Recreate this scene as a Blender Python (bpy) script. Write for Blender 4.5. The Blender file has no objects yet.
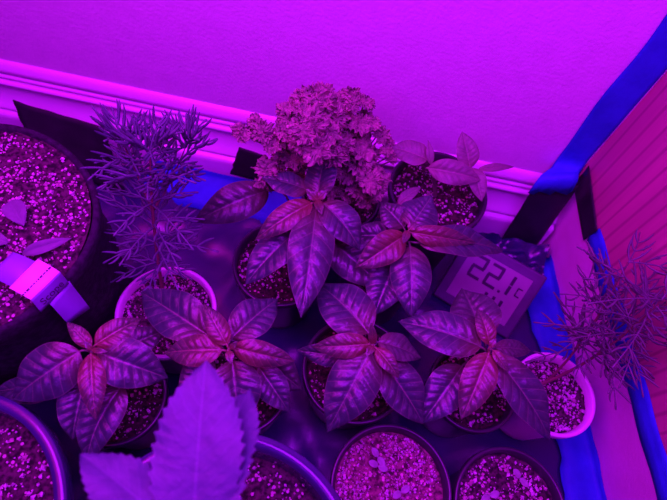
import bpy, math, random
import numpy as np
from mathutils import Vector, Matrix, noise

random.seed(7)
C = bpy.context.scene.collection
V = Vector

# ------------------------------------------------------------------ camera geometry
F, CX, CY, CAMZ = 500.0, 333.5, 250.0, 0.57
def _ray(u, v): return np.array([u-CX, v-CY, F])
_d = _ray(274, 525); _d /= np.linalg.norm(_d)
_X = np.cross(np.cross(_ray(0, 66), _ray(535, 179)), _d); _X /= np.linalg.norm(_X)
if _X[0] < 0: _X = -_X
_Z = -_d; _Y = np.cross(_Z, _X)
RW = np.array([_X, _Y, _Z])
def P(u, v, z):
    """point of the sight line through pixel (u, v) at height z"""
    r = RW @ _ray(u, v); t = (z-CAMZ)/r[2]
    return V((r[0]*t, r[1]*t, z))
def PY(u, v, y):
    r = RW @ _ray(u, v); t = y/r[1]
    return V((r[0]*t, y, CAMZ+r[2]*t))
def depth(p): return float(RW.T[2] @ (np.array(p)-np.array([0, 0, CAMZ])))
CAMP = V((0, 0, CAMZ))

WALL = 0.415                                  # back wall plane
def rx(y): return 0.277+(0.41-y)*0.175        # face of the right skirting
RDIR = V((0.175, -1, 0)).normalized()

# ------------------------------------------------------------------ materials
def new_mat(name):
    m = bpy.data.materials.new(name); m.use_nodes = True
    nt = m.node_tree; b = nt.nodes['Principled BSDF']
    return m, nt, b
def ND(nt, t, **kw):
    n = nt.nodes.new(t)
    for k, v in kw.items():
        if k in n.inputs: n.inputs[k].default_value = v
        else: setattr(n, k, v)
    return n
def L(nt, a, b): nt.links.new(a, b)
def math_n(nt, op, a, b=None, c=None):
    n = nt.nodes.new('ShaderNodeMath'); n.operation = op
    for i, x in enumerate((a, b, c)):
        if x is None: continue
        if isinstance(x, (int, float)): n.inputs[i].default_value = x
        else: nt.links.new(x, n.inputs[i])
    return n.outputs[0]
def mix_n(nt, fac, a, b):
    n = nt.nodes.new('ShaderNodeMix'); n.data_type = 'RGBA'
    for sock, x in ((n.inputs[0], fac), (n.inputs[6], a), (n.inputs[7], b)):
        if isinstance(x, (int, float)): sock.default_value = x
        elif isinstance(x, tuple): sock.default_value = (*x, 1) if len(x) == 3 else x
        else: nt.links.new(x, sock)
    return n.outputs[2]
def noise_mat(name, c1, c2, scale=30, rough=.6, bump=.0, bscale=None, spec=.5, detail=4, lo=.35, hi=.65):
    m, nt, b = new_mat(name)
    tc = ND(nt, 'ShaderNodeTexCoord')
    n = ND(nt, 'ShaderNodeTexNoise', Scale=scale, Detail=detail); L(nt, tc.outputs['Object'], n.inputs['Vector'])
    mr = ND(nt, 'ShaderNodeMapRange'); mr.inputs[1].default_value = lo; mr.inputs[2].default_value = hi
    L(nt, n.outputs[0], mr.inputs[0])
    L(nt, mix_n(nt, mr.outputs[0], c1, c2), b.inputs['Base Color'])
    b.inputs['Roughness'].default_value = rough
    b.inputs['Specular IOR Level'].default_value = spec
    if bump:
        n2 = ND(nt, 'ShaderNodeTexNoise', Scale=bscale or scale*3, Detail=5); L(nt, tc.outputs['Object'], n2.inputs['Vector'])
        bp = ND(nt, 'ShaderNodeBump', Strength=bump, Distance=.002); L(nt, n2.outputs[0], bp.inputs['Height'])
        L(nt, bp.outputs[0], b.inputs['Normal'])
    return m

M = {}
M['wall'] = noise_mat('painted_wall', (.70, .72, .70), (.74, .76, .74), 60, .55, .28, 260, .3)
M['trim'] = noise_mat('gloss_trim_paint', (.80, .6, .80), (.84, .6, .84), 20, .28, .05, 60, .6)
M['plinth'] = noise_mat('pale_skirting_paint', (.86, .6, .72), (.9, .62, .8), 35, .6, .2, 300, .3)
M['floor'] = noise_mat('floor_boards', (.25, .2, .22), (.33, .26, .28), 12, .5, .1)
M['liner'] = noise_mat('dark_plastic_film', (.014, .010, .06), (.020, .014, .085), 9, .27, .35, 14, .55)
M['flap'] = noise_mat('black_plastic_film', (.012, .01, .016), (.02, .015, .026), 30, .45, .3, 60, .3)
M['tape'] = noise_mat('blue_painters_tape', (.016, .1, .40), (.024, .13, .50), 40, .6, .3, 160, .25)
M['black_pot'] = noise_mat('black_nursery_plastic', (.022, .02, .03), (.035, .03, .045), 25, .32, .05, 60, .5)
M['fabric_pot'] = noise_mat('black_felt', (.012, .01, .016), (.03, .025, .038), 180, .9, .5, 420, .2)
M['glossy_pot'] = noise_mat('dark_glossy_plastic', (.03, .035, .09), (.04, .05, .12), 20, .2, 0, None, .6)
M['white_pot'] = noise_mat('white_plastic_pot', (.66, .55, .62), (.72, .6, .68), 25, .4, .05, 60, .5)
M['perlite'] = noise_mat('perlite', (.34, .3, .33), (.66, .55, .62), 400, .8, .3, 900, .2)
M['perlite_tan'] = noise_mat('tan_perlite', (.28, .19, .20), (.46, .33, .33), 400, .8, .3, 900, .2)
M['stem'] = noise_mat('green_stem', (.14, .22, .12), (.20, .26, .12), 80, .5)
M['stem_red'] = noise_mat('reddish_stem', (.16, .09, .07), (.22, .12, .09), 80, .5)
M['paper_white'] = noise_mat('white_label_paper', (.85, .8, .82), (.9, .85, .86), 90, .6)
M['tag_plain'] = noise_mat('plain_label_plastic', (.22, .22, .45), (.26, .25, .5), 30, .45)
M['ink'] = noise_mat('dark_ink', (.03, .02, .05), (.04, .03, .06), 30, .6)
M['grey_plastic'] = noise_mat('grey_plastic', (.05, .05, .075), (.07, .07, .1), 60, .4)
M['lcd'] = noise_mat('lcd_glass', (.25, .3, .24), (.29, .34, .27), 30, .25)
M['lcd_ink'] = noise_mat('lcd_segment', (.02, .02, .03), (.03, .03, .04), 30, .3)

def soil_mat(name, dark, mid, speck, amt):
    m, nt, b = new_mat(name)
    tc = ND(nt, 'ShaderNodeTexCoord')
    n = ND(nt, 'ShaderNodeTexNoise', Scale=260, Detail=5); L(nt, tc.outputs['Object'], n.inputs['Vector'])
    vo = ND(nt, 'ShaderNodeTexVoronoi', Scale=260); L(nt, tc.outputs['Object'], vo.inputs['Vector'])
    sp = math_n(nt, 'LESS_THAN', ND(nt, 'ShaderNodeSeparateColor').outputs[0], amt)
    sep = sp.node.inputs[0].links[0].from_node; L(nt, vo.outputs['Color'], sep.inputs[0])
    near = math_n(nt, 'LESS_THAN', vo.outputs['Distance'], .36)
    fac = math_n(nt, 'MULTIPLY', sp, near)
    mr = ND(nt, 'ShaderNodeMapRange'); mr.inputs[1].default_value = .38; mr.inputs[2].default_value = .62
    L(nt, n.outputs[0], mr.inputs[0])
    L(nt, mix_n(nt, fac, mix_n(nt, mr.outputs[0], dark, mid), speck), b.inputs['Base Color'])
    b.inputs['Roughness'].default_value = .95; b.inputs['Specular IOR Level'].default_value = .1
    bp = ND(nt, 'ShaderNodeBump', Strength=.8, Distance=.002); L(nt, n.outputs[0], bp.inputs['Height'])
    L(nt, bp.outputs[0], b.inputs['Normal'])
    return m
M['soil'] = soil_mat('dark_potting_mix', (.012, .009, .010), (.055, .034, .03), (.42, .27, .25), .14)
M['soil_light'] = soil_mat('pale_gritty_mix', (.05, .035, .03), (.24, .16, .13), (.55, .42, .38), .36)
M['soil_mid'] = soil_mat('mixed_potting_mix', (.015, .011, .013), (.085, .058, .058), (.44, .34, .35), .26)

def leaf_mat(name, lam, lam2, vein, base, nv=8, rough=.36, trans=.08, base_end=.35, spec=.62):
    """vein pattern, tissue colour and newer tissue at the leaf base, from the leaf's own UV"""
    m, nt, b = new_mat(name)
    uv = ND(nt, 'ShaderNodeUVMap'); sx = ND(nt, 'ShaderNodeSeparateXYZ'); L(nt, uv.outputs[0], sx.inputs[0])
    t = sx.outputs[0]
    s = math_n(nt, 'ABSOLUTE', math_n(nt, 'SUBTRACT', math_n(nt, 'MULTIPLY', sx.outputs[1], 2.0), 1.0))
    ph = math_n(nt, 'MULTIPLY', math_n(nt, 'SUBTRACT', t, math_n(nt, 'MULTIPLY', s, .16)), float(nv))
    fr = math_n(nt, 'ABSOLUTE', math_n(nt, 'SUBTRACT', math_n(nt, 'FRACT', math_n(nt, 'ADD', ph, 10.5)), .5))
    sec = math_n(nt, 'MULTIPLY', math_n(nt, 'LESS_THAN', fr, .045), .5)
    mid = math_n(nt, 'LESS_THAN', s, .03)
    edge = math_n(nt, 'MULTIPLY', math_n(nt, 'GREATER_THAN', s, .965), .5)
    fac = math_n(nt, 'MAXIMUM', math_n(nt, 'MAXIMUM', sec, math_n(nt, 'MULTIPLY', mid, .8)), edge)
    tc = ND(nt, 'ShaderNodeTexCoord')
    n = ND(nt, 'ShaderNodeTexNoise', Scale=120, Detail=4); L(nt, tc.outputs['Object'], n.inputs['Vector'])
    mr = ND(nt, 'ShaderNodeMapRange'); mr.inputs[1].default_value = .35; mr.inputs[2].default_value = .65
    L(nt, n.outputs[0], mr.inputs[0])
    col = mix_n(nt, mr.outputs[0], lam, lam2)
    mb = ND(nt, 'ShaderNodeMapRange'); mb.inputs[1].default_value = 0; mb.inputs[2].default_value = base_end
    mb.inputs[3].default_value = 1; mb.inputs[4].default_value = 0
    L(nt, t, mb.inputs[0])
    col = mix_n(nt, mb.outputs[0], col, base)
    col = mix_n(nt, fac, col, vein)
    L(nt, col, b.inputs['Base Color'])
    b.inputs['Roughness'].default_value = rough; b.inputs['Specular IOR Level'].default_value = spec
    n2 = ND(nt, 'ShaderNodeTexNoise', Scale=170, Detail=3); L(nt, tc.outputs['Object'], n2.inputs['Vector'])
    bp = ND(nt, 'ShaderNodeBump', Strength=.36, Distance=.0025); L(nt, n2.outputs[0], bp.inputs['Height'])
    L(nt, bp.outputs[0], b.inputs['Normal'])
    tr = ND(nt, 'ShaderNodeBsdfTranslucent'); L(nt, col, tr.inputs[0])
    mx = ND(nt, 'ShaderNodeMixShader'); mx.inputs[0].default_value = trans
    L(nt, b.outputs[0], mx.inputs[1]); L(nt, tr.outputs[0], mx.inputs[2])
    L(nt, mx.outputs[0], nt.nodes['Material Output'].inputs[0])
    return m
M['m'] = leaf_mat('mature_pepper_leaf', (.027, .13, .048), (.040, .16, .070), (.13, .26, .11), (.085, .15, .03))
M['y'] = leaf_mat('young_pepper_leaf', (.050, .15, .042), (.070, .17, .055), (.20, .26, .09), (.13, .16, .025), base_end=.7)
M['d'] = leaf_mat('dark_pepper_leaf', (.035, .12, .04), (.052, .15, .06), (.11, .22, .09), (.08, .14, .035))
M['g'] = leaf_mat('soft_pointed_leaf', (.14, .24, .12), (.18, .27, .14), (.25, .32, .17), (.17, .24, .1), nv=7, rough=.55)
M['h'] = leaf_mat('serrated_leaf', (.045, .14, .11), (.055, .16, .13), (.085, .2, .17), (.045, .14, .11), nv=11, rough=.55)
M['fern'] = noise_mat('feathery_foliage', (.06, .16, .11), (.10, .2, .15), 120, .5)
M['fern_red'] = noise_mat('feathery_foliage_dark', (.075, .15, .08), (.12, .18, .12), 120, .5)
M['curly'] = noise_mat('curly_foliage', (.18, .28, .12), (.36, .42, .21), 150, .6, .4, 500, .3)
M['cotyledon'] = noise_mat('seedling_leaf', (.20, .34, .22), (.25, .38, .26), 200, .5)
M['dry'] = noise_mat('limp_leaf', (.10, .16, .13), (.14, .2, .17), 90, .6)

def wood_mat():
    m, nt, b = new_mat('reddish_wood')
    tc = ND(nt, 'ShaderNodeTexCoord')
    mp = ND(nt, 'ShaderNodeMapping'); mp.inputs['Scale'].default_value = (40, 40, 2.2)
    L(nt, tc.outputs['Object'], mp.inputs[0])
    n = ND(nt, 'ShaderNodeTexNoise', Scale=1.6, Detail=6, Distortion=.6); L(nt, mp.outputs[0], n.inputs['Vector'])
    mp2 = ND(nt, 'ShaderNodeMapping'); mp2.inputs['Scale'].default_value = (14, 14, .5)
    L(nt, tc.outputs['Object'], mp2.inputs[0])
    w = ND(nt, 'ShaderNodeTexWave', Scale=1.4, Distortion=2.5, Detail=3); w.bands_direction = 'Y'
    L(nt, mp2.outputs[0], w.inputs['Vector'])
    mr = ND(nt, 'ShaderNodeMapRange'); mr.inputs[1].default_value = .3; mr.inputs[2].default_value = .7
    L(nt, n.outputs[0], mr.inputs[0])
    c = mix_n(nt, mr.outputs[0], (.42, .15, .19), (.54, .21, .23))
    wl = ND(nt, 'ShaderNodeMapRange'); wl.inputs[1].default_value = .0; wl.inputs[2].default_value = .16
    wl.inputs[3].default_value = .75; wl.inputs[4].default_value = 0
    L(nt, w.outputs[0], wl.inputs[0])
    c = mix_n(nt, wl.outputs[0], c, (.26, .08, .12))
    L(nt, c, b.inputs['Base Color']); b.inputs['Roughness'].default_value = .5
    return m
M['wood'] = wood_mat()

# ------------------------------------------------------------------ mesh helpers
class MB:
    def __init__(s): s.v = []; s.f = []; s.uv = {}; s.mi = []
    def add(s, verts, faces, uvs=None, mi=0):
        o = len(s.v); s.v += [tuple(x) for x in verts]
        for f in faces:
            s.f.append(tuple(i+o for i in f)); s.mi.append(mi)
        if uvs:
            for i, u in enumerate(uvs): s.uv[o+i] = u
    def grid(s, rows, uvs=None, close=False, mi=0):
        n = len(rows[0]); vs = [p for r in rows for p in r]; fs = []
        for i in range(len(rows)-1):
            for j in range(n if close else n-1):
                k = (j+1) % n
                fs.append((i*n+j, i*n+k, (i+1)*n+k, (i+1)*n+j))
        s.add(vs, fs, [u for r in uvs for u in r] if uvs else None, mi)
    def tube(s, pts, rad, n=6, cap=True, mi=0):
        pts = [V(p) for p in pts]; rows = []
        if not isinstance(rad, (list, tuple)): rad = [rad]*len(pts)
        ref = V((.31, .17, .93))
        for i, p in enumerate(pts):
            t = (pts[min(i+1, len(pts)-1)]-pts[max(i-1, 0)]).normalized()
            a = t.cross(ref)
            if a.length < 1e-4: a = t.cross(V((1, 0, 0)))
            a.normalize(); b = t.cross(a)
            rows.append([p+(a*math.cos(q)+b*math.sin(q))*rad[i] for q in [2*math.pi*k/n for k in range(n)]])
        s.grid(rows, close=True, mi=mi)
        if cap:
            s.add(rows[0], [tuple(range(n))], mi=mi); s.add(rows[-1], [tuple(reversed(range(n)))], mi=mi)
    def lathe(s, prof, c, n=64, mi=0, wob=0):
        rows = []
        for r, z in prof:
            rows.append([(c[0]+r*(1+wob*math.sin(3*a+1)+wob*.7*math.sin(5*a))*math.cos(a), c[1]+r*(1+wob*math.sin(3*a+1)+wob*.7*math.sin(5*a))*math.sin(a), z)
                         for a in [2*math.pi*k/n for k in range(n)]])
        s.grid(rows, close=True, mi=mi)
    def box(s, c, ax, ay, az, mi=0):
        c = V(c); ax = V(ax); ay = V(ay); az = V(az)
        vs = [c+ax*i+ay*j+az*k for k in (-1, 1) for j in (-1, 1) for i in (-1, 1)]
        s.add(vs, [(0, 2, 3, 1), (4, 5, 7, 6), (0, 1, 5, 4), (2, 6, 7, 3), (0, 4, 6, 2), (1, 3, 7, 5)], mi=mi)
    def build(s, name, mats, parent=None, smooth=True, loc=None):
        if not isinstance(mats, (list, tuple)): mats = [mats]
        off = V(parent_loc(parent)) if parent else V(loc or (0, 0, 0))
        me = bpy.data.meshes.new(name)
        me.from_pydata([V(p)-off for p in s.v], [], s.f)
        for m in mats: me.materials.append(m)
        for p, i in zip(me.polygons, s.mi): p.material_index = i; p.use_smooth = smooth
        if s.uv:
            ul = me.uv_layers.new(name='UVMap')
            for l in me.loops: ul.data[l.index].uv = s.uv.get(l.vertex_index, (0, 0))
        me.validate(); me.update()
        o = bpy.data.objects.new(name, me); C.objects.link(o)
        if parent: o.parent = parent
        elif loc: o.location = loc
        return o
def parent_loc(o):
    p = V((0, 0, 0))
    while o: p += o.location; o = o.parent
    return p
def thing(name, label, cat, loc, group=None):
    o = bpy.data.objects.new(name, None); C.objects.link(o); o.location = loc; o.empty_display_size = .02
    tag(o, label, cat, group); return o
def tag(o, label, cat, group=None):
    o['label'] = label; o['category'] = cat
    if group: o['group'] = group
    return o
def struct(o): o['kind'] = 'structure'; return o
def bevel(o, w, seg=2):
    m = o.modifiers.new('bevel', 'BEVEL'); m.width = w; m.segments = seg; m.limit_method = 'ANGLE'; return o
def solid(o, t):
    m = o.modifiers.new('thickness', 'SOLIDIFY'); m.thickness = t; m.offset = 0; return o
def bez(a, b, c, n=8):
    a, b, c = V(a), V(b), V(c)
    return [a*(1-t)**2+b*2*t*(1-t)+c*t*t for t in [i/n for i in range(n+1)]]

# ------------------------------------------------------------------ setting
b = MB(); b.grid([[(-1.6, WALL, 0), (rx(WALL), WALL, 0)], [(-1.6, WALL, 1.6), (rx(WALL), WALL, 1.6)]])
o = struct(b.build('wall_back', M['wall'], smooth=False)); solid(o, .02); o.modifiers[0].offset = -1
b = MB(); b.box((-.2, -.2, -.011), (1.6, 0, 0), (0, 1.0, 0), (0, 0, .01)); struct(b.build('floor', M['floor'], smooth=False))
# skirting board of the back wall: moulded profile (distance from wall, height)
prof = [(0, .1195), (.0025, .118), (.005, .1145), (.0068, .109), (.0076, .1045), (.0062, .1034), (.006, .102), (.0078, .1012), (.0092, .0995), (.0090, .0975),
        (.0078, .0962), (.0078, .0950), (.0105, .0938), (.0125, .0920), (.0129, .0900), (.0118, .0882), (.0095, .0870), (.0088, .085), (.0088, .080), (.0096, .072),
        (.0118, .064), (.0152, .057), (.0180, .0532), (.0187, .0510), (.0168, .0502), (.0165, .0492), (.0200, .0485), (.0232, .0472), (.0246, .0445), (.0250, .040), (.0250, .0)]
rows = [[(x, WALL-d_, z) for x in [-1.6+i*(rx(WALL)+1.6)/60 for i in range(61)]] for d_, z in prof]
b = MB(); b.grid(rows); o = struct(b.build('baseboard_back', M['trim']))
# right-hand wall: wood panelling over a pale skirting
def rp(y, off, z): return V((rx(y)+off, y, z))
b = MB(); b.grid([[rp(WALL+.02, -.012, .124), rp(-.6, -.012, .124)], [rp(WALL+.02, -.012, 1.3), rp(-.6, -.012, 1.3)]])
o = struct(b.build('wall_right', M['wood'], loc=(.3, 0, 0), smooth=False)); solid(o, .02); o.modifiers[0].offset = -1
b = MB()
pr = [(.006, 0), (-.0125, .122), (-.0135, .1255), (-.0130, .1275), (-.0115, .128)]
b.grid([[rp(y, d_, z) for y in [WALL-.001-(WALL+.6)*i/40 for i in range(41)]] for d_, z in pr])
o = struct(b.build('baseboard_right', M['plinth']))

# ------------------------------------------------------------------ tapes
def tape(name, rows, label, seed=0, amp=.0006):
    b = MB(); rr = []
    for r in rows:
        rr.append([V(p) for p in r])
    b.grid(rr); o = b.build(name, M['tape']); solid(o, .0006)
    return tag(o, label, 'tape', 'strips of blue painter tape')
# up the corner, on the white wall
rows = [[PY(528+q*44/8, 193+2.0*math.sin(q*2.1), .3805+.0006*(q % 2)) for q in range(9)],
        [PY(535+q*43/8, 183-q*.3, .3815+.0007*(q % 3)) for q in range(9)],
        [PY(541+q*38/8, 175-q*.4, .3885+.0006*(q % 2)) for q in range(9)]]
for i in range(28):
    z = .137+i*.019
    rows.append([(.2285+.0015*math.sin(i*.9)+q*(.0335-.0015*math.sin(i*.9))/8, WALL-.0012-.0005*math.sin(i*1.7+q)*.6-(.004 if i == 0 else 0), z) for q in range(9)])
tape('painters_tape', rows, 'wide blue tape strip running up the wall corner beside the wood panelling')
# along top of right skirting
rows = []
for i in range(61):
    y = .335-i*.013
    w = .0012*math.sin(i*1.1)
    rows.append([rp(y, -.0118, .114+w), rp(y, -.0133, .121), rp(y, -.0146, .1265), rp(y, -.0140, .1300), rp(y, -.0128, .134), rp(y, -.0128, .142+w)])
tape('painters_tape', rows, 'narrow blue tape strip along the top of the pale right-hand skirting')
# on the floor at the foot of the right skirting
rows = []
for i in range(71):
    y = .372-i*.012
    w = .003*math.sin(i*.7)+.002*math.sin(i*1.9)
    rows.append([rp(y, -.036+w, .0045), rp(y, -.026+w*.5, .0062+.0015*math.sin(i)), rp(y, -.013, .0075+.0012*math.sin(i*.63)), rp(y, -.002, .0062), rp(y, .0035, .010), rp(y, .0018, .018+w*.6)])
tape('painters_tape', rows, 'blue tape strip on the floor along the foot of the right-hand skirting')
# at back behind the feathery plant
rows = []
for i in range(31):
    x = -.262+i*.0075
    w = .0015*math.sin(i*.8)
    rows.append([(x, .336+w, .004), (x, .352, .0075+.001*math.sin(i)), (x, .368, .0095), (x, .3815, .013), (x, .3868, .017), (x, .3868, .022+w*.4)])
tape('painters_tape', rows, 'blue tape strip on the floor at the back, by the white skirting')
rows = []
for i in range(13):
    x = .165+i*.0085
    rows.append([(x, .338+.004*math.sin(i), .005), (x, .352, .010+.001*math.sin(i*2)), (x, .366, .011), (x, .380, .008), (x, .3865, .012)])
tape('painters_tape', rows, 'short blue tape piece on the floor right of the rear pot')

# ------------------------------------------------------------------ plastic liner with its turned-up flaps
POTS = {'A': (-.050, .237, .050), 'B': (.062, .258, .040), 'C': (.046, .142, .0515), 'D': (.162, .149, .043), 'E': (-.057, .105, .045), 'F': (-.160, .073, .0425),
        'b1': (.093, .045, .0535), 'b2': (.199, .049, .0505), 'wl': (-.146, .160, .048), 'wr': (.247, .162, .042), 'G': (.100, .342, .0545), 'I': (-.002, .338, .046),
        'big': (-.301, .160, .107), 'bl': (-.236, -.050, .098), 'bm': (-.03, -.045, .101)}
liner = thing('floor_liner', 'dark glossy plastic sheet spread under all the pots', 'plastic sheet', (0, .1, 0))
rows = []
ny, nx = 120, 150
for i in range(ny+1):
    y = -.36+i*(.382+.36)/ny
    row = []
    for j in range(nx+1):
        x = -.62+j*(rx(y)-.015+.62)/nx
        q = V((x*14, y*14, 3.1))
        h = abs(noise.noise(q))*.9+abs(noise.noise(q*2.3+V((5, 1, 0))))*.5
        dmin = min(math.hypot(x-px, y-py)-r*.82 for px, py, r in POTS.values())
        k = max(0, min(1, dmin/.03))
        k *= max(0, min(1, (rx(y)-.05-x)/.03))
        row.append((x, y, .0012+.011*h*k))
    rows.append(row)
b = MB(); b.grid(rows); b.build('sheet', M['liner'], liner)
def flap(pts_rows, mat='flap', t=.0008):
    b = MB(); b.grid(pts_rows); o = b.build('flap', M[mat], liner); solid(o, t); return o
# ragged flap behind the felt pot
def quad_rows(a, b_, c, d_, n=14, m=10, wob=.002, ragged=0, seed=0):
    """a-b top edge, d-c bottom edge"""
    a, b_, c, d_ = map(V, (a, b_, c, d_)); rows = []
    for i in range(m+1):
        v = i/m; row = []
        for j in range(n+1):
            u = j/n
            p = (a*(1-u)+b_*u)*(1-v)+(d_*(1-u)+c*u)*v
            nz = noise.noise(p*38+V((seed, 0, 0)))
            p = p+V((0, -1, .3))*wob*nz
            if ragged and j == 0: p = p+V((ragged*noise.noise(V((i*.9, seed, 0))), 0, 0))
            row.append(p)
        rows.append(row)
    return rows
flap(quad_rows(PY(12, 100, .380), PY(104, 127, .372), PY(128, 200, .335), PY(32, 152, .340), ragged=.003, seed=2))
flap(quad_rows(PY(239, 147, .372), PY(263, 155, .372), PY(258, 181, .362), PY(230, 174, .362), n=8, m=8, ragged=.002, seed=4, wob=.001))
# corner fold
flap(quad_rows(PY(532, 190, .3845), PY(579, 186, .3845), PY(526, 260, .3845), PY(497, 246, .374), seed=6, wob=.0012))
flap(quad_rows(rp(.405, -.0165, .158), rp(.333, -.0150, .140), rp(.336, -.0145, .113), rp(.405, -.0145, .122), n=10, m=8, wob=.0006, seed=8))
# crumpled film in the corner, in front of the fold
rows = []
for i in range(15):
    row = []
    for j in range(25):
        x = .175+j*.0042; y = .325+i*.0036
        z = .008+.030*abs(noise.noise(V((x*30, y*45, 1.5))))+.018*abs(noise.noise(V((x*70, y*60, 7))))+.012*i/14
        row.append((x, y, z))
    rows.append(row)
b = MB(); b.grid(rows); b.build('crumpled_edge', M['liner'], liner)

# ------------------------------------------------------------------ pots and soil
def pot_mesh(c, r, z, taper=.78, lip=.0035, base=.003, wall=.0016, lip_h=.010, mat=None, parent=None, wob=0, fluted=False):
    rb = r*taper
    def rr(zz): return rb+(r-lip-rb)*((zz-base)/(z-base))
    p = [(0.0005, base), (rb*.96, base), (rb, base+.002)]
    for i in range(1, 9): zz = base+.002+(z-lip_h-base-.002)*i/8; p.append((rr(zz), zz))
    p += [(r-.0004, z-lip_h), (r, z-lip_h+.001), (r, z-.001), (r-.0006, z), (r-lip*.7, z), (r-lip, z-.001), (r-lip-wall, z-lip_h), (rr(z*.5)-wall, z*.5), (rb-wall, base+.003), (.0005, base+.003)]
    b = MB(); b.lathe(p, c, 72, wob=wob)
    return b.build('pot', mat, parent)
def chip(b, p, s, mi=0):
    ph = [random.uniform(.65, 1.2) for _ in range(6)]
    dirs = [V((1, 0, 0)), V((-1, 0, 0)), V((0, 1, 0)), V((0, -1, 0)), V((0, 0, 1)), V((0, 0, -1))]
    q = Matrix.Rotation(random.uniform(0, 6.28), 3, V((random.uniform(-1, 1), random.uniform(-1, 1), random.uniform(.1, 1))).normalized())
    vs = [V(p)+(q @ d_)*s*k for d_, k in zip(dirs, ph)]
    b.add(vs, [(0, 2, 4), (2, 1, 4), (1, 3, 4), (3, 0, 4), (2, 0, 5), (1, 2, 5), (3, 1, 5), (0, 3, 5)], mi=mi)
def soil_mesh(c, r, z, parent, mat='soil', n=260, s0=.0007, s1=.0027, dome=.003, seed=0, hum=.0036):
    rows = []
    def hz(x, y, rad): return z+dome*(1-(rad/r)**2)+hum*noise.noise(V((x*90, y*90, seed)))+hum*.5*noise.noise(V((x*260, y*260, seed+3)))
    for i in range(29):
        rad = r*max(i, .02)/28
        rows.append([(c[0]+rad*math.cos(a), c[1]+rad*math.sin(a), hz(c[0]+rad*math.cos(a), c[1]+rad*math.sin(a), rad)) for a in [2*math.pi*k/72 for k in range(72)]])
    b = MB(); b.grid(rows, close=True); so = b.build('soil', M[mat], parent)
    b = MB()
    for _ in range(n):
        rad = r*.97*math.sqrt(random.random()); a = random.uniform(0, 6.283)
        x, y = c[0]+rad*math.cos(a), c[1]+rad*math.sin(a)
        if noise.noise(V((x*70, y*70, seed+9))) < random.uniform(-.5, .25): continue
        s = s0+(s1-s0)*random.random()**3.2
        chip(b, (x, y, hz(x, y, rad)+s*.35), s, 0 if random.random() < .55 else 1)
    p = b.build('perlite', [M['perlite'], M['perlite_tan']], so, smooth=False)
    p['kind'] = 'stuff'
    return so, hz
def potted(name, key, z, label, cat, group, mat='black_pot', soil='soil', n=520, drop=.010, **kw):
    x, y, r = POTS[key]
    t = thing(name, label, cat, (x, y, .002), group)
    pot_mesh((x, y), r, z, mat=M[mat], parent=t, **kw)
    soil_mesh((x, y), r-.0045-.0008, z-drop, t, soil, n=n, s1=.0019 if soil == 'soil_light' else .0027, seed=len(key)*3+x*10)
    return t

# ------------------------------------------------------------------ leaves
def prof_w(t, a, b_):
    tm = a/(a+b_); return (t**a)*((1-t)**b_)/((tm**a)*((1-tm)**b_))
def leaf_into(b, p0, p1, w, roll=0, arch=.08, fold=.46, curl=.34, nv=8, a=.62, b_=1.0, quilt=.045, nu=46, nh=9, serr=0, hint=None, droop=0, sway=0, tipw=0):
    p0, p1 = V(p0), V(p1); ax = p1-p0; Ln = ax.length; ax.normalize()
    mid = (p0+p1)/2
    h = V(hint) if hint else (V((0, 0, 1))*.75+(CAMP-mid).normalized()*.6)
    n = (h-ax*h.dot(ax)).normalized()
    n = Matrix.Rotation(math.radians(roll), 3, ax) @ n
    sd = ax.cross(n)
    rows, uvs = [], []; seed_ = (p0.x*311+p1.y*173) % 6.28
    for i in range(nu+1):
        t = i/nu
        c = p0+ax*Ln*t+n*(arch*Ln*4*t*(1-t)-droop*Ln*t**3)+sd*sway*Ln*math.sin(math.pi*t)
        hw = w/2*max(prof_w(min(max(t, .002), .998), a, b_), .008)
        if serr:
            k = (t*serr) % 1.0; hw *= 1+.14*(k**1.5-.4)
        row, ur = [], []
        for j in range(-nh, nh+1):
            s = j/nh; sa = abs(s)
            ph = (t-.16*sa)*nv
            fr = abs((ph+10.5) % 1.0-.5)*2*(.75+.25*math.sin(seed_*3+int(ph+10.5)*2.3+(2 if s > 0 else 0)))
            q = quilt*w*(fr**.55)*min(1, sa*4)*(1-sa**4)*min(1, 8*t, 8*(1-t))
            wavy = .035*w*sa**3*math.sin(t*13+s*2+seed_)+.03*w*sa*math.sin(5*t+seed_*2)
            tt = .07*Ln*(sa**1.5)*4*t*(1-t) if serr else 0
            row.append(c+sd*hw*s+ax*tt+n*(fold*hw*sa-curl*hw*s*s+q+wavy))
            ur.append((t, .5+.5*s))
        rows.append(row); uvs.append(ur)
    b.grid(rows, uvs)
    return n
def petiole_into(b, stem_p, p0, p1, r=.0011):
    d_ = (V(p1)-V(p0)).normalized()
    pts = bez(stem_p, V(p0)-d_*(V(p0)-V(stem_p)).length*.45, V(p0)+d_*.002, 6)
    b.tube(pts, [r*1.15]+[r]*5+[r*.7], 6)
def pepper(t, key, apex, z_soil, leaves, zoff=0):
    x, y, r = POTS[key]; top = P(*apex); base = V((x, y, z_soil-.004))
    sp = bez(base, (base+top)/2+V((base.x-top.x, base.y-top.y, 0))*.12, top, 10)
    b = MB(); b.tube(sp, [.0028-.0012*i/10 for i in range(11)], 8); b.build('stem', M['stem'], t)
    for lf in leaves:
        u0, v0, z0, u1, v1, z1, wpx = lf[:7]; kw = dict(lf[8]) if len(lf) > 8 else {}
        mat = lf[7] if len(lf) > 7 else 'm'
        p0, p1 = P(u0, v0, z0), P(u1, v1, z1)
        w = wpx*depth((p0+p1)/2)/F
        b = MB()
        k = max(0.15, min(1, (z0-.012-base.z)/(top.z-base.z)))
        spt = bez(base, (base+top)/2, top, 10)[int(round(k*10))]
        leaf_into(b, p0, p1, w, **kw)
        if (p0-spt).length > .004: petiole_into(b, spt, p0, p1, .0011 if wpx > 15 else .0007)
        b.build('leaf', M[mat], t)
PG = 'young pepper plants in round black pots'

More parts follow.
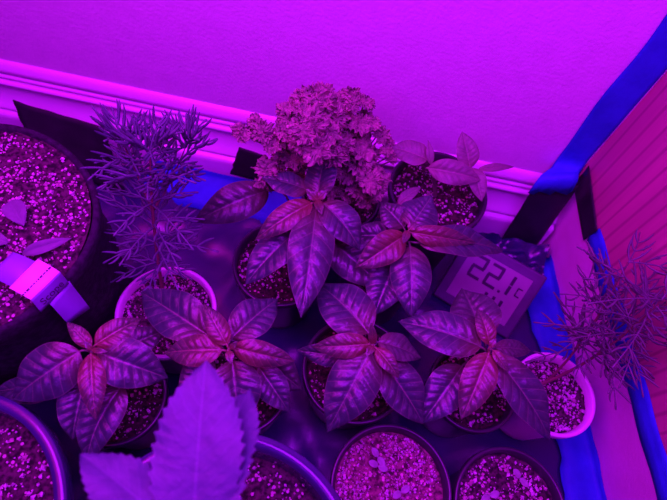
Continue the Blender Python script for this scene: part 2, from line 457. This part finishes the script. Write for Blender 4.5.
ta = potted('pepper_plant', 'A', .100, 'tallest broad-leaved pepper plant, centre, in front of the curly herb', 'pepper plant', PG)
pepper(ta, 'A', (318, 200, .200), .092, [
    (316, 208, .196, 301, 318, .178, 47, 'm', dict(arch=.07, fold=.22, roll=-6)),
    (301, 228, .172, 245, 285, .152, 40, 'm', dict(arch=.08, roll=12)),
    (312, 203, .199, 255, 240, .180, 27, 'y', dict(arch=.12, fold=.35, curl=.3)),
    (322, 203, .199, 360, 250, .178, 38, 'm', dict(arch=.12, roll=-12)),
    (318, 196, .200, 327, 150, .214, 36, 'm', dict(arch=.05, fold=.4, roll=-28)),
    (308, 190, .198, 262, 178, .194, 33, 'm', dict(arch=.05, fold=.3, roll=25)),
    (268, 190, .158, 194, 222, .140, 38, 'd', dict(arch=.14, roll=-10, fold=.25)),
    (330, 240, .158, 384, 288, .140, 42, 'd', dict(arch=.08, roll=8)),
    (320, 225, .150, 352, 268, .135, 34, 'd', {}),
    (317, 200, .201, 322, 215, .203, 9, 'y', dict(quilt=.005)),
    (317, 200, .201, 306, 189, .206, 10, 'y', dict(quilt=.005)),
    (318, 199, .201, 327, 190, .206, 9, 'y', dict(quilt=.005))])

tb = potted('pepper_plant', 'B', .098, 'pepper plant with spreading leaves just in front of the rear pot, beside the digital thermometer', 'pepper plant', PG, n=180)
pepper(tb, 'B', (408, 232, .186), .090, [
    (405, 235, .184, 355, 268, .168, 32, 'y', dict(arch=.08, roll=-14)),
    (411, 232, .185, 476, 243, .172, 22, 'y', dict(arch=.10, fold=.3, roll=22)),
    (420, 243, .176, 503, 251, .150, 38, 'm', dict(arch=.08, roll=-18)),
    (410, 228, .176, 432, 196, .182, 42, 'm', dict(arch=.05, fold=.1, roll=0)),
    (410, 246, .176, 411, 318, .158, 42, 'm', dict(arch=.10, fold=.1)),
    (404, 228, .170, 380, 203, .172, 28, 'd', {}),
    (398, 256, .150, 374, 316, .138, 46, 'm', dict(arch=.08, roll=6)),
    (400, 238, .150, 348, 236, .140, 30, 'd', {}),
    (408, 231, .187, 403, 244, .189, 8, 'y', dict(quilt=.005)),
    (409, 230, .187, 416, 222, .190, 9, 'y', dict(quilt=.005))])

tc_ = potted('pepper_plant', 'C', .100, 'pepper plant with long drooping leaves, middle of the front planted row, above an unplanted pot', 'pepper plant', PG, n=640)
pepper(tc_, 'C', (373, 345, .182), .092, [
    (369, 334, .166, 318, 284, .152, 52, 'm', dict(arch=.10, roll=8)),
    (370, 344, .181, 312, 347, .170, 25, 'y', dict(arch=.10, fold=.3, roll=-14)),
    (352, 356, .150, 297, 350, .143, 24, 'm', dict(roll=-20)),
    (371, 350, .178, 327, 432, .150, 52, 'm', dict(arch=.07, fold=.18)),
    (379, 358, .168, 423, 424, .140, 44, 'm', dict(arch=.08, roll=-8)),
    (376, 348, .182, 399, 378, .176, 17, 'y', dict(arch=.12)),
    (378, 342, .180, 421, 358, .168, 30, 'd', dict(fold=.4, roll=-20)),
    (373, 344, .182, 371, 322, .198, 9, 'y', dict(quilt=.005)),
    (373, 346, .183, 366, 356, .184, 8, 'y', dict(quilt=.005))])

td = potted('pepper_plant', 'D', .098, 'pepper plant between the thermometer and the small white pot on the right', 'pepper plant', PG, n=500)
pepper(td, 'D', (490, 348, .182), .090, [
    (481, 347, .176, 398, 322, .160, 45, 'm', dict(arch=.10, roll=10)),
    (462, 366, .150, 421, 424, .132, 40, 'm', dict(arch=.09)),
    (489, 353, .180, 461, 420, .160, 34, 'y', dict(arch=.06, fold=.3)),
    (494, 356, .172, 550, 440, .140, 42, 'm', dict(arch=.08, roll=-10)),
    (490, 345, .182, 477, 308, .182, 19, 'y', dict(arch=.16, fold=.3)),
    (484, 338, .160, 462, 288, .150, 50, 'd', dict(arch=.06)),
    (493, 350, .182, 508, 372, .178, 11, 'y', dict(arch=.1)),
    (495, 347, .172, 531, 351, .160, 18, 'd', dict(fold=.3)),
    (490, 347, .184, 496, 338, .188, 7, 'y', dict(quilt=.005))])

te = potted('pepper_plant', 'E', .100, 'pepper plant right behind the big serrated leaf, in front of a white pot', 'pepper plant', PG, n=400)
pepper(te, 'E', (229, 350, .180), .092, [
    (209, 336, .170, 141, 292, .150, 47, 'm', dict(arch=.08, roll=-4)),
    (227, 345, .180, 204, 304, .184, 22, 'y', dict(arch=.1, fold=.2)),
    (232, 338, .166, 278, 299, .156, 40, 'm', dict(arch=.08, roll=-6)),
    (233, 347, .179, 295, 361, .168, 26, 'y', dict(arch=.1, fold=.25, roll=18)),
    (222, 350, .178, 164, 353, .164, 32, 'y', dict(arch=.1, fold=.3)),
    (232, 360, .162, 240, 430, .140, 52, 'm', dict(arch=.07)),
    (258, 366, .150, 289, 412, .134, 32, 'm', {}),
    (252, 352, .145, 302, 390, .128, 38, 'd', {}),
    (212, 358, .150, 180, 396, .140, 34, 'd', {}),
    (229, 351, .182, 231, 364, .183, 9, 'y', dict(quilt=.005)),
    (230, 349, .182, 238, 341, .188, 6, 'y', dict(quilt=.005))])

tf = potted('pepper_plant', 'F', .100, 'leftmost pepper plant, below the folded label and the big felt pot', 'pepper plant', PG, n=400)
pepper(tf, 'F', (92, 350, .182), .092, [
    (80, 351, .178, 14, 398, .156, 54, 'm', dict(arch=.13, fold=.25, roll=-8)),
    (66, 388, .146, -6, 392, .134, 32, 'm', dict(roll=10)),
    (96, 352, .178, 168, 378, .158, 48, 'm', dict(arch=.12, roll=6)),
    (91, 354, .181, 96, 420, .170, 26, 'y', dict(arch=.1, fold=.25)),
    (86, 376, .156, 72, 440, .140, 40, 'm', {}),
    (122, 386, .156, 86, 464, .138, 40, 'm', dict(sway=.06)),
    (91, 347, .181, 67, 322, .186, 15, 'y', dict(arch=.1, fold=.3)),
    (95, 345, .181, 141, 319, .176, 26, 'y', dict(arch=.1)),
    (118, 352, .140, 166, 330, .134, 30, 'd', {}),
    (92, 350, .183, 108, 352, .185, 6, 'y', dict(quilt=.005)),
    (92, 350, .183, 84, 341, .188, 6, 'y', dict(quilt=.005))])

tg = potted('leafy_seedling', 'G', .140, 'small-leaved seedling in the rear black pot against the white skirting', 'seedling', None, n=800, taper=.74, drop=.012)
pepper(tg, 'G', (432, 168, .180), .130, [
    (428, 160, .180, 388, 147, .176, 28, 'g', dict(arch=.08, roll=8)),
    (428, 168, .182, 481, 180, .176, 25, 'g', dict(arch=.12, roll=14)),
    (470, 168, .176, 462, 131, .196, 23, 'g', dict(arch=.05)),
    (472, 168, .176, 482, 202, .164, 19, 'g', dict(arch=.1)),
    (478, 170, .174, 514, 167, .172, 9, 'g', {}),
    (398, 204, .150, 421, 187, .152, 12, 'g', dict(roll=-10)),
    (431, 164, .182, 428, 140, .196, 8, 'g', {})])

# ------------------------------------------------------------------ unplanted front pots with seedlings
def sprout(t, u, v, z, s=.006):
    c = P(u, v, z)
    b = MB(); b.tube([c-V((0, 0, .012)), c], .0006, 5)
    a = random.uniform(0, 3.1)
    for k in (0, math.pi):
        d_ = V((math.cos(a+k), math.sin(a+k), .15))
        leaf_into(b, c, c+d_*s*1.5, s, nu=8, nh=3, a=.5, b_=.5, quilt=0, hint=(0, 0, 1))
    b.build('sprout', M['cotyledon'], t)
t1 = potted('seedling_pot', 'b1', .100, 'round black pot of pale gritty mix with tiny sprouts, bottom centre', 'pot', 'black pots with barely sprouted soil', soil='soil_light', n=2200)
for u, v in ((378, 457), (378, 466), (401, 492)): sprout(t1, u, v, .099)
t2 = potted('seedling_pot', 'b2', .100, 'round black pot of speckled mix in the bottom right, beside the blue floor tape', 'pot', 'black pots with barely sprouted soil', soil='soil_mid', n=1100)
for u, v in ((490, 496), (520, 478)): sprout(t2, u, v, .098)

# ------------------------------------------------------------------ big felt pot, left
tbig = thing('felt_pot', 'large black felt pot of pale speckled soil at the left edge', 'pot', (POTS['big'][0], POTS['big'][1], .002))
x, y, r = POTS['big']
b = MB()
pf = [(.0005, .003), (r*.86, .003), (r*.885, .008)]+[(r*(.885+.115*i/10)+.0018*math.sin(i*1.4), .008+.189*i/10) for i in range(1, 11)]
pf += [(r-.001, .1990), (r-.003, .1988), (r-.004, .197), (r-.007, .185), (r*.88-.006, .02), (.0005, .006)]
b.lathe(pf, (x, y), 90, wob=.008); b.build('pot', M['fabric_pot'], tbig)
soil_mesh((x, y), r-.0046, .1955, tbig, 'soil_mid', n=3000, s0=.0008, s1=.0026, dome=.004, seed=11, hum=.004)
for (u0, v0, u1, v1, w, ro) in ((10, 201, 24, 226, 21, 0), (22, 254, 72, 238, 13, 10), (-20, 236, 10, 243, 18, 0)):
    p0, p1 = P(u0, v0, .205), P(u1, v1, .203)
    b = MB(); leaf_into(b, p0, p1, w*depth(p0)/F, roll=ro, arch=.08, nu=20, nh=5, quilt=.01); b.build('leaf', M['dry'], tbig)

# folded label over the rim of the felt pot
LT = .0007; rnd0 = random.Random(4)
lab = thing('plant_label', 'folded plant label draped over the rim of the large felt pot', 'label', tuple(P(55, 290, .203)))
def strip(corners, name, mat, n=6, bend=0):
    a, b2, c, d_ = [P(*q) for q in corners]          # a-b one long side, d-c the other
    rows = []
    for i in range(n+1):
        t = i/n
        up = V((0, 0, 1))*bend*math.sin(math.pi*t)
        rows.append([(a*(1-t)+b2*t)+up, (d_*(1-t)+c*t)+up])
    b = MB(); b.grid(rows); o = b.build(name, M[mat], lab); solid(o, LT); return o
strip([(13, 252, .212), (38, 263, .214), (12, 287, .214), (-12, 276, .212)], 'backing', 'tag_plain', bend=.0015)
strip([(38, 259, .2150), (60, 272, .2145), (31, 300, .2145), (9, 288, .2150)], 'print_panel', 'paper_white', bend=.001)
strip([(60, 272, .2145), (69, 283, .200), (41, 312, .200), (31, 300, .2145)], 'text_panel', 'tag_plain', bend=.0012)
strip([(69, 281, .200), (90, 308, .172), (68, 324, .172), (50, 304, .200)], 'tail', 'tag_plain', bend=.001)
def text_on(s, o3, xdir, ydir, size, mat, parent, name='lettering'):
    cu = bpy.data.curves.new('txt', 'FONT'); cu.body = s; cu.size = size; cu.align_x = 'CENTER'; cu.align_y = 'CENTER'; cu.extrude = .00008
    ob = bpy.data.objects.new('txt', cu); C.objects.link(ob)
    dg = bpy.context.evaluated_depsgraph_get()
    me = bpy.data.meshes.new_from_object(ob.evaluated_get(dg)); bpy.data.objects.remove(ob)
    xd = V(xdir).normalized(); zd = xd.cross(V(ydir)).normalized(); yd = zd.cross(xd)
    mt = Matrix((xd, yd, zd)).transposed().to_4x4(); mt.translation = V(o3)-parent_loc(parent)
    me.transform(mt); me.materials.clear(); me.materials.append(mat)
    t = bpy.data.objects.new(name, me); C.objects.link(t); t.parent = parent; return t
c0 = (P(60, 272, .2145)+P(69, 283, .200)+P(41, 312, .200)+P(31, 300, .2145))/4
xd = P(69, 277, .207)-P(40, 306, .207); yd = P(45, 286, .2145)-P(55, 298, .200)
nn = xd.cross(yd).normalized()
text_on('Scope', c0+nn*.0022, xd, yd, .0085, M['ink'], lab)
c1 = (P(38, 259, .215)+P(60, 272, .2145)+P(31, 300, .2145)+P(9, 288, .215))/4
yd1 = P(23, 273, .215)-P(45, 286, .2145)
xd1 = P(49, 265, .215)-P(20, 294, .215)
nn1 = xd1.cross(yd1).normalized()
b = MB(); xn, yn = xd1.normalized(), (nn1.cross(xd1)).normalized(); q = -.016
while q < .016:
    ww = rnd0.uniform(.0008, .0028)
    b.box(c1+nn1*.0016-yn*.003+xn*(q+ww/2), xn*ww/2, yn*rnd0.uniform(.0004, .0008), nn1*.0001); q += ww+.0007
b.build('print_line', M['ink'], lab, smooth=False)

# ------------------------------------------------------------------ near pots at the bottom edge
tl = thing('nursery_pot', 'large dark glossy pot of bright soil in the bottom left corner', 'pot', (POTS['bl'][0], POTS['bl'][1], .002))
x, y, r = POTS['bl']; pot_mesh((x, y), r, .160, mat=M['glossy_pot'], parent=tl, lip=.009, lip_h=.018, taper=.8)
soil_mesh((x, y), r-.0116, .126, tl, 'soil_mid', n=1500, s0=.001, s1=.0030, seed=5)
tm = thing('serrated_leaf_plant', 'blurred plant with large saw-toothed leaves in a dark glossy pot, front and nearest', 'plant', (POTS['bm'][0], POTS['bm'][1], .002))
x, y, r = POTS['bm']; pot_mesh((x, y), r, .172, mat=M['glossy_pot'], parent=tm, lip=.009, lip_h=.018, taper=.8)
soil_mesh((x, y), r-.0116, .136, tm, 'soil_mid', n=1100, s0=.001, s1=.0028, seed=6)
hub = P(192, 548, .296)
b = MB(); b.tube(bez((x, y, .132), (x-.004, y-.004, .23), hub+V((.004, -.03, -.01)), 10), .003, 8); b.build('stem', M['stem'], tm)
def serrated(specs, hub, stem_pt):
    lb = MB(); lb.tube(bez(stem_pt, (V(stem_pt)+hub)/2+V((0, 0, .006)), hub, 6), .0013, 6)
    lf = lb.build('leaf', M['stem'], tm)
    for (u, v, z, wpx, ro, ar) in specs:
        p1 = P(u, v, z); w = wpx*depth((p1*.6+hub*.4))/F
        bb = MB(); leaf_into(bb, hub, p1, w, roll=ro, arch=ar, fold=.16, curl=.1, nv=12, a=.66, b_=.98, quilt=.012, serr=15, nu=120, nh=7)
        bb.build('leaflet', M['h'], lf)
serrated([(206, 360, .312, 88, -6, .04), (250, 388, .290, 74, -26, .05), (80, 454, .292, 62, 20, .06), (300, 520, .272, 34, -20, .05), (40, 545, .27, 40, 10, .05)], hub, hub+V((.004, -.03, -.01)))

# ------------------------------------------------------------------ feathery plants in white pots
def leaflet(b, p, d_, ln, r=.0005, bend=V((0, 0, 0))):
    q = bez(p, V(p)+V(d_)*ln*.62, V(p)+V(d_)*ln*.72+bend*ln, 5)
    b.tube(q, [r*.75, r*1.05, r*1.25, r*1.25, r*1.0, r*.35], 5, cap=False)
def frond(b, base, d_, ln, npair=4, ll=.016, droop=.2, r=.0006):
    d_ = V(d_).normalized()
    tip = V(base)+d_*ln+V((0, 0, -droop*ln)); mid = V(base)+d_*ln*.5+V((0, 0, .10*ln))
    pts = bez(base, mid, tip, npair*2+2)
    b.tube(pts, [r*1.1*(1-.4*i/(len(pts)-1)) for i in range(len(pts))], 5, cap=False)
    up = V((random.uniform(-.5, .5), random.uniform(-.5, .5), 1))
    for i in range(2, len(pts)-1, 2):
        t = (pts[i+1]-pts[i-1]).normalized(); sd = t.cross(up).normalized()
        f = i/(len(pts)-1)
        for sgn in (-1, 1):
            dd = (t*random.uniform(.7, 1.1)+sd*sgn*random.uniform(.7, 1.0)+V((0, 0, random.uniform(-.1, .45)))).normalized()
            l2 = ll*(1.05-.45*f)*random.uniform(.8, 1.2)
            bd = t*.42+V((0, 0, .32))
            leaflet(b, pts[i], dd, l2, r, bd)
            if f < .65:
                q = V(pts[i])+dd*l2*.42
                leaflet(b, q, (dd*.35+t).normalized(), l2*.55, r*.9, V((0, 0, .1)))
    leaflet(b, pts[-1], (pts[-1]-pts[-2]).normalized(), ll*.55, r*.9)
def feathery(t, stem_pts, r0, spec, mat, smat, fr=.00065):
    b = MB(); b.tube(stem_pts, [r0*(1-.6*i/(len(stem_pts)-1)) for i in range(len(stem_pts))], 7); b.build('stem', M[smat], t)
    for (f, az, el, ln, ll) in spec:
        k = f*(len(stem_pts)-1); i = min(int(k), len(stem_pts)-2); p = stem_pts[i].lerp(stem_pts[i+1], k-i)
        d_ = V((math.cos(az)*math.cos(el), math.sin(az)*math.cos(el), math.sin(el)))
        b = MB(); frond(b, p, d_, ln, 3, ll, r=fr); b.build('leaf', M[mat], t)
WG = 'feathery plants in small white pots'
th = potted('feathery_plant', 'wl', .100, 'upright feathery plant in the white pot beside the large felt pot', 'feathery plant', WG, mat='white_pot', soil='soil_mid', n=800, lip=.004)
rnd = random.Random(3)
x, y, r = POTS['wl']
sp = bez((x-.008, y+.012, .086), (x-.010, y+.035, .18), P(150, 150, .258), 12)
spec = []
for f, n, el, ln in ((.32, 6, .1, .036), (.46, 6, .15, .042), (.58, 6, .2, .044), (.72, 6, .3, .044), (.86, 5, .5, .036), (.99, 5, .9, .030)):
    for i in range(n):
        spec.append((f+rnd.uniform(-.02, .02), i*6.283/n+f*9+rnd.uniform(-.3, .3), el+rnd.uniform(-.2, .25), ln*rnd.uniform(.8, 1.2), .018))
feathery(th, sp, .0020, spec, 'fern', 'stem_red', .00088)
for (u, v, z) in ((122, 140, .250), (186, 146, .246)):
    sh = bez(sp[8], (sp[8]+P(u, v, z))/2+V((0, 0, -.008)), P(u, v, z), 8)
    spec = []
    for f, n, el, ln in ((.6, 3, .3, .028), (.8, 4, .4, .030), (.99, 5, .8, .026)):
        for i in range(n): spec.append((f, i*6.283/n+f*7+rnd.uniform(-.3, .3), el+rnd.uniform(-.2, .3), ln*rnd.uniform(.85, 1.2), .017))
    feathery(th, sh, .0011, spec, 'fern', 'stem_red', .00088)
# side shoots near the top
tr_ = potted('feathery_plant', 'wr', .090, 'feathery plant leaning right over the skirting from the white pot on the right', 'feathery plant', WG, mat='white_pot', soil='soil_mid', n=800, lip=.004)
x, y, r = POTS['wr']
s1 = bez(P(541, 384, .083), P(600, 362, .13), P(662, 300, .236), 12)
s2 = bez(P(545, 382, .083), P(580, 356, .135), P(628, 262, .222), 12)
spec = []
for i in range(26):
    f = .50+.5*i/25; spec.append((f, i*2.399+rnd.uniform(-.3, .3), rnd.uniform(-.1, .5), .048*rnd.uniform(.8, 1.15), .020))
feathery(tr_, s1, .0019, spec, 'fern_red', 'stem_red', .00072)
spec = []
for i in range(24):
    f = .42+.58*i/23; spec.append((f, 1+i*2.399+rnd.uniform(-.3, .3), rnd.uniform(-.1, .5), .046*rnd.uniform(.8, 1.15), .020))
feathery(tr_, s2, .0015, spec, 'fern_red', 'stem_red', .00072)

# ------------------------------------------------------------------ curly herb at the back
ti = potted('curly_herb', 'I', .098, 'bushy curly-leaved herb in front of the back wall', 'herb', None, n=240)
x, y, r = POTS['I']
crown = V((x-.004, y-.004, .112))
b = MB(); b.tube([V((x, y, .085)), crown], .004, 8); b.build('stem', M['stem'], ti)
def ruffled(b, c, n, rad, fwd, ph):
    n = V(n).normalized(); fwd = V(fwd); fwd = (fwd-n*fwd.dot(n)).normalized(); sd = n.cross(fwd)
    rows = []
    ns = 110
    for i in range(9):
        rho = max(i, .05)/8
        row = []
        for k in range(ns):
            a = 2*math.pi*k/ns
            ca, sa = math.cos(a), math.sin(a)
            nz = noise.noise(V((ca*1.3+ph*3, sa*1.3, ph*5)))
            lobe = .80+.30*nz+.13*noise.noise(V((ca*5, sa*5, ph*7)))+.06*math.cos(24*a+ph)*rho
            rr = rad*rho*max(.3, lobe)
            q = V((ca*rho*2.6+ph*9, sa*rho*2.6, ph))
            zz = rad*(.42*noise.noise(q)+.26*noise.noise(q*2.6)+.10*rho*math.sin(24*a+ph)-.12*rho*rho)
            w1 = rad*.22*noise.noise(q*1.9+V((7, 3, 1))); w2 = rad*.22*noise.noise(q*1.9+V((1, 9, 5)))
            row.append(V(c)+fwd*(rr*ca+w1*rho)+sd*(rr*sa+w2*rho)+n*zz)
        rows.append(row)
    b.grid(rows, close=True)
rn = random.Random(12)
cl = [(318, 100, 22, .262), (298, 108, 18, .25), (335, 108, 16, .25), (283, 120, 16, .245), (262, 128, 15, .236), (244, 131, 11, .228), (305, 124, 20, .262),
      (328, 125, 18, .255), (318, 142, 20, .25), (292, 140, 17, .24), (276, 146, 14, .225), (345, 130, 15, .235), (352, 100, 11, .258), (366, 104, 9, .255), 
      (362, 126, 13, .24), (375, 120, 12, .24), (384, 132, 10, .228), (388, 146, 9, .212), (352, 150, 22, .218), (340, 142, 16, .232), (366, 162, 16, .200),
      (374, 176, 17, .190), (380, 190, 12, .178), (360, 182, 14, .17), (272, 168, 18, .195), (266, 182, 12, .18), (288, 158, 17, .20), (302, 158, 16, .21), (322, 160, 15, .205),
      (336, 168, 15, .185), (352, 168, 14, .18), (310, 112, 16, .268), (326, 95, 14, .268), (304, 96, 12, .262), (332, 150, 15, .23), (300, 172, 14, .17), (280, 180, 13, .16),
      (345, 185, 14, .15), (330, 185, 14, .15), (366, 195, 12, .155), (256, 122, 9, .236), (392, 158, 7, .2), (276, 132, 13, .235)]
for (u, v, rp_, z) in cl:
    for q in range(2):
        an = rn.uniform(0, 6.28)
        c = P(u+math.cos(an+3.14*q)*rp_*.36, v+math.sin(an+3.14*q)*rp_*.36, z+rn.uniform(-.006, .006)); rad = rp_*depth(c)/F*rn.uniform(.75, 1.15)
        if c.y > .392: c = PY(u, v, .392)
        out = (c-crown).normalized()
        n = (V((0, 0, 1))*.5+out*.5+V((0, -.45, 0))+V((rn.uniform(-.5, .5), rn.uniform(-.5, .5), 0)))
        b = MB(); ruffled(b, c, n, rad, out+V((rn.uniform(-.4, .4), rn.uniform(-.4, .4), 0)), rn.uniform(0, 6.28))
        b.tube(bez(crown, (crown+c)/2+V((0, 0, .012))-out*.01, c, 6), .0008, 5, cap=False)
        b.build('leaf', M['curly'], ti)

# ------------------------------------------------------------------ digital thermometer
TR = P(548, 278, .064); BR = P(505, 338, .010)
tl2 = P(502, 252, .064); wd = (tl2-TR); wd.z = 0; wd.normalize()      # towards the left along the top edge
hd = BR-TR; hd = hd-wd*hd.dot(wd); HH = hd.length; hd.normalize()     # down the face
nd = wd.cross(hd).normalized()
if nd.dot(CAMP-TR) < 0: nd = -nd
WWD = .104
therm = thing('digital_thermometer', 'grey digital thermometer with LCD leaning beside the right-hand pepper plant', 'thermometer', tuple(BR+wd*WWD/2))
cc = TR+wd*WWD/2+hd*HH/2-nd*.008
b = MB(); b.box(cc, wd*WWD/2, hd*HH/2, nd*.008); o = b.build('case', M['grey_plastic'], therm, smooth=False); bevel(o, .002, 3)
mrg = .012
b = MB(); b.box(cc+nd*.0083, wd*(WWD/2-mrg), hd*(HH/2-mrg), nd*.0006); b.build('display', M['lcd'], therm, smooth=False)
SEG = {'2': 'abged', '1': 'bc', '4': 'fgbc', 'C': 'afed'}
def seg_digit(b, ch, o3, xd, yd, w, h, th):
    pts = {'a': ((0, h), (w, h)), 'b': ((w, h), (w, h/2)), 'c': ((w, h/2), (w, 0)), 'd': ((0, 0), (w, 0)), 'e': ((0, h/2), (0, 0)), 'f': ((0, h), (0, h/2)), 'g': ((0, h/2), (w, h/2))}
    for s in SEG[ch]:
        (x0, y0), (x1, y1) = pts[s]
        c = V(o3)+xd*(x0+x1)/2+yd*(y0+y1)/2
        if x0 == x1: b.box(c, xd*th/2, yd*(h/4-th*.15), nd*.0002)
        else: b.box(c, xd*(w/2+th*.35), yd*th/2, nd*.0002)
face = TR+nd*.0014
tx, ty = -wd, -hd
def fp(right, down): return face+wd*right+hd*down      # distance from the right and from the top edge
b = MB()
seg_digit(b, '2', fp(.081, .043), tx, ty, .013, .026, .0038)
seg_digit(b, '2', fp(.060, .043), tx, ty, .013, .026, .0038)
seg_digit(b, '1', fp(.044, .043), tx, ty, .013, .026, .0038)
b.box(fp(.0395, .043), tx*.0016, ty*.0016, nd*.0002)
seg_digit(b, 'C', fp(.0215, .038), tx, ty, .005, .010, .0016)
for k in (.050, .040, .030):
    b.box(fp(k, .055), tx*.0019, ty*.004, nd*.0002)
b.build('digits', M['lcd_ink'], therm, smooth=False)
b = MB(); b.box(TR+wd*WWD/2+hd*HH*.35-nd*.016+V((0, 0, -.012)), wd*.012, V((0, 0, .014)), nd*.0015); b.build('stand', M['grey_plastic'], therm, smooth=False)

# ------------------------------------------------------------------ light
def area(name, loc, target, sx, sy, col, e):
    l = bpy.data.lights.new(name, 'AREA'); l.shape = 'RECTANGLE'; l.size = sx; l.size_y = sy; l.color = col; l.energy = e
    o = bpy.data.objects.new(name, l); C.objects.link(o); o.location = loc
    o.rotation_euler = (V(target)-V(loc)).to_track_quat('-Z', 'Y').to_euler(); return o
area('grow_lamp_violet', (-.06, .10, .85), (-.02, .20, 0), .75, .22, (.40, .006, 1.0), 12.5)
area('grow_lamp_red', (-.30, .16, .80), (.08, .18, 0), .9, .45, (1.0, .012, .34), 4.6)
area('grow_lamp_blue', (-.30, -.30, .85), (-.1, .1, .1), .4, .25, (.15, .001, 1.0), 3.0)
w = bpy.data.worlds.new('World'); bpy.context.scene.world = w; w.use_nodes = True
bg = w.node_tree.nodes['Background']; bg.inputs[0].default_value = (.35, .01, .9, 1); bg.inputs[1].default_value = .06

# ------------------------------------------------------------------ camera
cam = bpy.data.cameras.new('camera'); co = bpy.data.objects.new('camera', cam); C.objects.link(co)
cam.sensor_width = 36; cam.lens = F/667*36; cam.clip_start = .01
right = RW @ np.array([1, 0, 0]); up = RW @ np.array([0, -1, 0]); back = RW @ np.array([0, 0, -1])
mw = Matrix((right, up, back)).transposed().to_4x4(); mw.translation = CAMP
co.matrix_world = mw
cam.dof.use_dof = True; cam.dof.focus_distance = .44; cam.dof.aperture_fstop = 7.0
sc = bpy.context.scene; sc.camera = co
sc.view_settings.view_transform = 'Standard'; sc.view_settings.look = 'None'; sc.view_settings.gamma = 1
sc.view_settings.use_curve_mapping = False; sc.view_settings.exposure = 0
